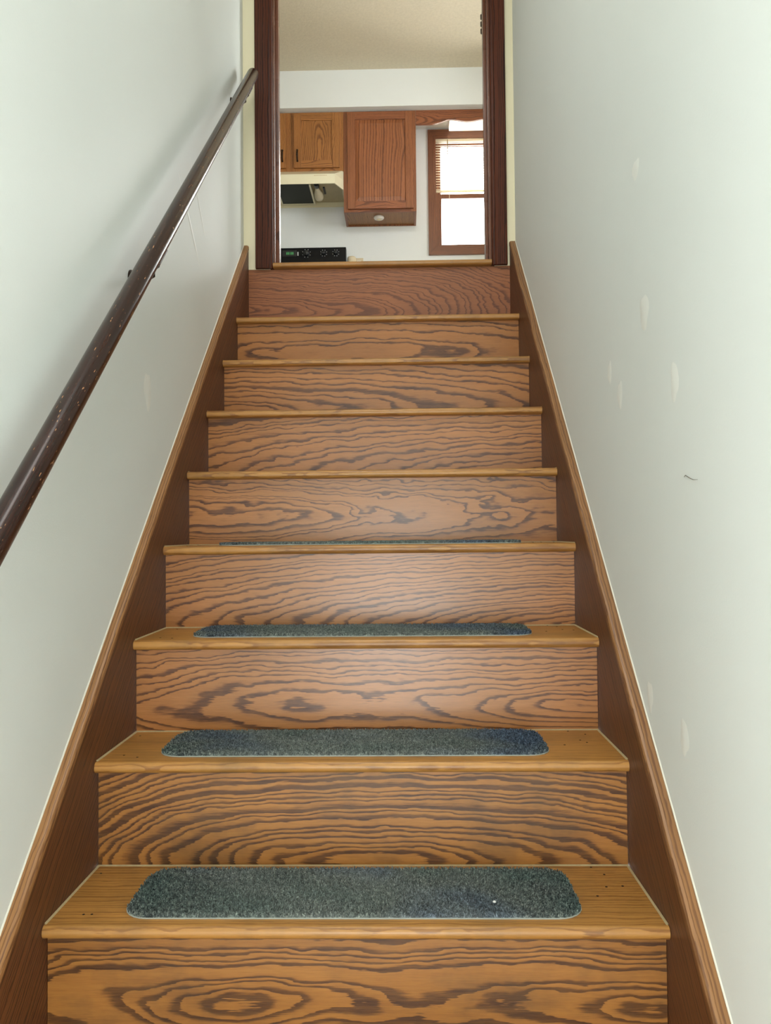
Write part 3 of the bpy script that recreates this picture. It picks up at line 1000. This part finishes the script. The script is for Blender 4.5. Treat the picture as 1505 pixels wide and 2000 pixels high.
def cabinet(name, label, x0, x1, z0, z1, mv, mh, stiles, seed, tone):
    e = thing(name, label, 'cabinet', ((x0 + x1) / 2, KB, z0))
    # box: sides, back, bottom set up 12 mm, top
    m = MB()
    m.box(x0, x0 + 0.016, CF + 0.018, KB - 0.0005, z0, z1).box(x1 - 0.016, x1, CF + 0.018, KB - 0.0005, z0, z1)
    m.box(x0 + 0.016, x1 - 0.016, KB - 0.012, KB - 0.0005, z0, z1)
    m.box(x0 + 0.016, x1 - 0.016, CF + 0.018, KB - 0.012, z1 - 0.014, z1)
    bp = MB().box(x0 + 0.0162, x1 - 0.0162, CF + 0.0182, KB - 0.0122, z0 + 0.010, z0 + 0.024).build('bottom_panel', M_CAP, e, Vector((x0, CF, z0)))
    grain(bp, seed=seed + 9)
    b = m.build('carcass', mv, e, Vector((x0, CF, z0)))
    grain(b, v0=0.3, d0=0.05, a1=0.08, sp=0.009, seed=seed, tone=tone)
    for k, (a, bb) in enumerate(stiles):
        f = MB().box(a, bb, CF, CF + 0.018, z0, z1, 0.001, 1).build('frame_stile', mv, e, Vector((x0, CF, z0)))
        grain(f, v0=0.1, d0=0.05, a1=0.08, sp=0.008, seed=seed + 3 + k, tone=tone)
    for k in range(len(stiles) - 1):
        for a, bb in ((z0, z0 + 0.036), (z1 - 0.036, z1)):
            f = MB().box(stiles[k][1], stiles[k + 1][0], CF, CF + 0.018, a, bb, 0.001, 1).build('frame_rail', mh, e, Vector((x0, CF, z0)))
            grain(f, v0=0.02, d0=0.05, a1=0.08, sp=0.008, seed=seed + 4 + k + a, tone=tone)
    return e


CT_Z = 3.845
hc = cabinet('wall_cabinet', 'short golden oak wall cabinet with two panelled doors above the range hood', -1.107, -0.346, 3.388, CT_Z, M_CABV, M_CABH,
             [(-1.107, -1.065), (-0.802, -0.704), (-0.398, -0.346)], 60, 1.0)
cab_door(hc, -1.087, -0.783, 3.412, 3.832, M_CABV, M_CABH, 0.056, False, 64, 1.0, (-0.808, 3.505))
cab_door(hc, -0.722, -0.374, 3.412, 3.832, M_CABV, M_CABH, 0.056, False, 70, 1.0, (-0.694, 3.505))
tc = cabinet('wall_cabinet', 'tall reddish oak wall cabinet with one raised panel door left of the window', -0.345, 0.206, 3.070, CT_Z, M_REDV, M_REDH,
             [(-0.345, -0.303), (0.164, 0.206)], 80, 0.95)
cab_door(tc, -0.314, 0.184, 3.090, 3.832, M_REDV, M_REDH, 0.058, True, 84, 1.0)
pk = thing('puck_light', 'round white puck light under the tall reddish cabinet', 'light', (-0.083, 5.02, 3.082))
MB().lathe([(0.030, 0.0), (0.038, -0.004), (0.040, -0.014), (0.034, -0.022), (0.020, -0.025)], (-0.083, 5.02, 3.082), 'Z', 24).build('housing', M_PUCK, pk, smooth=True)
MB().lathe([(0.019, -0.0252), (0.016, -0.028), (0.006, -0.030)], (-0.083, 5.02, 3.082), 'Z', 20).build('lens', M_BULB, pk, smooth=True)

# scalloped valance between the cabinets, above the window
pts = [(0.207, CT_Z), (0.207, 3.737), (0.330, 3.737)]
vx0, vx1 = 0.330, 1.432
for j in range(1, 60):
    x = vx0 + (vx1 - vx0) * j / 60
    t = (x - vx0)
    L = (vx1 - vx0)
    amp = 0.5 - 0.5 * math.cos(2 * math.pi * t / 0.2755)
    env = min(1.0, t / 0.12, (L - t) / 0.12)
    z = 3.737 + 0.034 * env if amp > 1 else 3.737 + env * (0.017 + 0.017 * amp) * (1 if t < L else 0)
    pts.append((x, z))
pts += [(1.432, 3.737), (1.556, 3.737), (1.556, CT_Z)]
o = MB().prism(pts, 'Y', CF, CF + 0.019).build('valance', M_REDH, None, Vector((0.2, CF, 3.74)))
tag(grain(o, v0=0.03, d0=0.04, k=0.04, a1=0.08, sp=0.009, seed=91, tone=0.95), 'reddish oak valance board with a scalloped lower edge above the window', 'valance')
# fluorescent strip behind the valance
fl = thing('strip_light', 'lit cream strip light under the soffit behind the scalloped valance', 'light', (1.0, 5.08, CT_Z))
MB().box(0.470, 1.40, 5.03, 5.15, CT_Z - 0.014, CT_Z + 0.0005, 0.002).build('base', M_PUCK, fl)
MB().box(0.472, 1.398, 5.034, 5.146, CT_Z - 0.046, CT_Z - 0.0142, 0.008).build('diffuser', M_TUBE, fl)

# ------------------------------------------------------------------ range hood
hd = thing('range_hood', 'cream enamel range hood with black filter under the short cabinet', 'range hood', (-0.72, KB, 3.232))
HX0, HX1, HY, HZ = -1.107, -0.346, 4.75, 3.232


def hood_ring(z, ins, front):
    return [(HX0 + ins, KB - 0.0005 - (ins * 0.4), z), (HX0 + ins, front + 0.12 + ins * 0.4, z), (HX0 + 0.055 + ins * 0.7, front + ins, z),
            (HX1 - 0.055 - ins * 0.7, front + ins, z), (HX1 - ins, front + 0.12 + ins * 0.4, z), (HX1 - ins, KB - 0.0005 - (ins * 0.4), z)]


top = [(HX0, KB - 0.0005, 3.3865), (HX0, 4.905, 3.3865), (HX0 + 0.01, 4.890, 3.3865), (HX1 - 0.01, 4.890, 3.3865), (HX1, 4.905, 3.3865), (HX1, KB - 0.0005, 3.3865)]
rings = [hood_ring(HZ + 0.045, 0.012, HY), hood_ring(HZ + 0.002, 0.010, HY), hood_ring(HZ, 0.006, HY), hood_ring(HZ, 0.001, HY), hood_ring(HZ + 0.002, 0.0, HY), hood_ring(HZ + 0.073, 0.0, HY), top]
MB().loft(rings).build('body', M_HOOD, hd)
MB().prism([(p[0], p[1]) for p in hood_ring(0, 0.013, HY)], 'Z', HZ + 0.038, HZ + 0.0449).build('liner', M_HOODIN, hd)
# filter: tilted mesh in a thin frame
fx0, fx1 = -0.845, -0.600
f = MB().box(fx0, fx1, 4.80, 5.165, HZ + 0.020, HZ + 0.026).build('filter', M_MESH, hd)
m = MB()
m.box(fx0 - 0.014, fx0, 4.80, 5.17, HZ + 0.016, HZ + 0.034, 0.001).box(fx1, fx1 + 0.014, 4.80, 5.17, HZ + 0.010, HZ + 0.034, 0.001)
m.box(fx0, fx1, 5.165, 5.175, HZ + 0.014, HZ + 0.030, 0.001)
m.build('filter_frame', M_HOOD, f)
bb = MB().lathe([(0.012, 0.0), (0.014, 0.02), (0.016, 0.06), (0.026, 0.10), (0.034, 0.14), (0.036, 0.17), (0.032, 0.20), (0.022, 0.225), (0.008, 0.236)], (-0.545, 4.84, HZ + 0.014), 'Y', 20).build('bulb', M_BULB, hd, smooth=True)
MB().lathe([(0.019, 0.0), (0.020, 0.015), (0.020, 0.05), (0.017, 0.055)], (-0.545, 4.80, HZ + 0.020), 'Y', 14).build('bulb_socket', M_KNOB, hd, smooth=True)
MB().box(-0.505, -0.490, 4.90, 5.02, HZ + 0.030, HZ + 0.040, 0.002).build('cover_clip', M_KNOB, hd)
m = MB()
for k in range(9):
    m.box(-0.555 + k * 0.011, -0.548 + k * 0.011, HY - 0.0006, HY + 0.001, HZ + 0.058, HZ + 0.064)
o = m.build('printed_strip', plain('faded_print', lin(206, 186, 150), 0.5), hd)

# ------------------------------------------------------------------ range below
rg = thing('range', 'black range whose control panel shows just over the threshold', 'range', (-0.725, KB - 0.33, LAND))
RX0, RX1 = -1.105, -0.346
MB().box(RX0, RX1, KB - 0.66, KB - 0.03, LAND + 0.0005, LAND + 0.90, 0.004).build('body', M_BLACK, rg)
MB().box(RX0, RX1, KB - 0.675, KB - 0.03, LAND + 0.9005, LAND + 0.915, 0.004).build('cooktop', M_BLACK, rg)
MB().box(RX0 + 0.04, RX1 - 0.04, KB - 0.685, KB - 0.6605, LAND + 0.20, LAND + 0.78, 0.004).build('oven_door', M_KNOB, rg)
GZ0, GZ1 = LAND + 0.916, LAND + 1.232
bg = MB().prism([(KB - 0.115, GZ0), (KB - 0.10, GZ1 - 0.012), (KB - 0.092, GZ1), (KB - 0.02, GZ1), (KB - 0.02, GZ0)], 'X', RX0, RX1).build('control_panel', M_BLACK, rg)
GY = KB - 0.102
for (kx, kr) in ((-0.655, 0.024), (-0.520, 0.017), (-0.425, 0.017), (-0.96, 0.017), (-1.04, 0.017)):
    k = MB().lathe([(kr, 0.002), (kr, -0.006), (kr * 0.8, -0.010), (kr * 0.72, -0.024), (kr * 0.5, -0.026)], (kx, GY - 0.001, GZ1 - 0.048), 'Y', 18).build('knob', M_KNOB, bg, smooth=True)
    m = MB()
    for j in range(8):
        a = math.radians(20 + 45 * j)
        x, z = kx + (kr + 0.008) * math.cos(a), GZ1 - 0.048 + (kr + 0.008) * math.sin(a)
        m.box(x - 0.0024, x + 0.0024, GY - 0.0035, GY + 0.002, z - 0.0024, z + 0.0024)
    o = m.build('dial_marks', M_MARK, bg)
    o['kind'] = 'stuff'
MB().box(-0.845, -0.735, GY - 0.004, GY + 0.004, GZ1 - 0.070, GZ1 - 0.022, 0.002).build('display', M_KNOB, bg)
m = MB()
for dx in (-0.812, -0.798, -0.780, -0.766):
    m.box(dx, dx + 0.002, GY - 0.0056, GY - 0.0038, GZ1 - 0.058, GZ1 - 0.036).box(dx, dx + 0.008, GY - 0.0056, GY - 0.0038, GZ1 - 0.048, GZ1 - 0.046)
    m.box(dx + 0.007, dx + 0.009, GY - 0.0056, GY - 0.0038, GZ1 - 0.058, GZ1 - 0.036)
m.build('clock_digits', M_GREEN, bg)
for sx in (-0.865, -0.722):
    MB().box(sx - 0.005, sx + 0.005, GY - 0.005, GY + 0.004, GZ1 - 0.066, GZ1 - 0.036, 0.002).build('button', M_MARK, bg)

# counter beside the range with what stands and hangs there
bc = thing('base_cabinet', 'oak base cabinet below the window, hidden behind the threshold', 'cabinet', (0.75, KB - 0.3, LAND))
b = MB().box(-0.344, 1.95, KB - 0.58, KB - 0.0005, LAND + 0.10, LAND + 0.874).box(-0.344, 1.95, KB - 0.52, KB - 0.0005, LAND + 0.0005, LAND + 0.10).build('carcass', M_CABV, bc, Vector((0, KB - 0.58, LAND)))
grain(b, seed=7)
for k in range(4):
    x = -0.31 + k * 0.56
    d = MB().box(x, x + 0.53, KB - 0.60, KB - 0.5805, LAND + 0.14, LAND + 0.85, 0.003).build('door', M_CABV, bc, Vector((x, KB - 0.6, LAND)))
    grain(d, seed=9 + k)
    MB().tube([(x + 0.05, KB - 0.60, LAND + 0.70), (x + 0.05, KB - 0.622, LAND + 0.73), (x + 0.05, KB - 0.622, LAND + 0.77), (x + 0.05, KB - 0.60, LAND + 0.80)], 0.005, 8).build('handle', M_METAL, d)
ct = thing('countertop', 'beige laminate countertop beside the range, below the threshold line', 'countertop', (0.75, KB - 0.3, LAND + 0.875))
MB().box(-0.344, 1.95, KB - 0.62, KB - 0.0005, LAND + 0.8745, LAND + 0.912, 0.004).build('slab', M_COUNTER, ct)
MB().box(-0.344, 1.95, KB - 0.022, KB - 0.0005, LAND + 0.9125, LAND + 1.01, 0.004).build('backsplash', M_COUNTER, ct)
can = thing('canister', 'beige lidded canister beside the black control panel', 'canister', (-0.300, KB - 0.10, LAND + 0.912))
MB().lathe([(0.030, 0.0), (0.034, 0.004), (0.034, 0.21), (0.033, 0.214)], (-0.303, KB - 0.075, LAND + 0.9125), 'Z', 24).build('body', M_BEIGE, can, smooth=True)
MB().lathe([(0.0345, 0.2145), (0.0345, 0.238), (0.028, 0.246), (0.010, 0.250)], (-0.303, KB - 0.075, LAND + 0.9125), 'Z', 24).build('lid', M_BEIGE, can, smooth=True)
ol = thing('wall_outlet', 'beige wall outlet plate right of the beige canister', 'outlet', (-0.250, KB, 2.765))
MB().box(-0.286, -0.214, KB - 0.006, KB - 0.0003, 2.700, 2.818, 0.002).build('plate', M_BEIGE, ol)
for dz in (2.735, 2.783):
    MB().box(-0.267, -0.233, KB - 0.0085, KB - 0.0062, dz - 0.013, dz + 0.013, 0.001).build('socket', M_PUCK, ol)
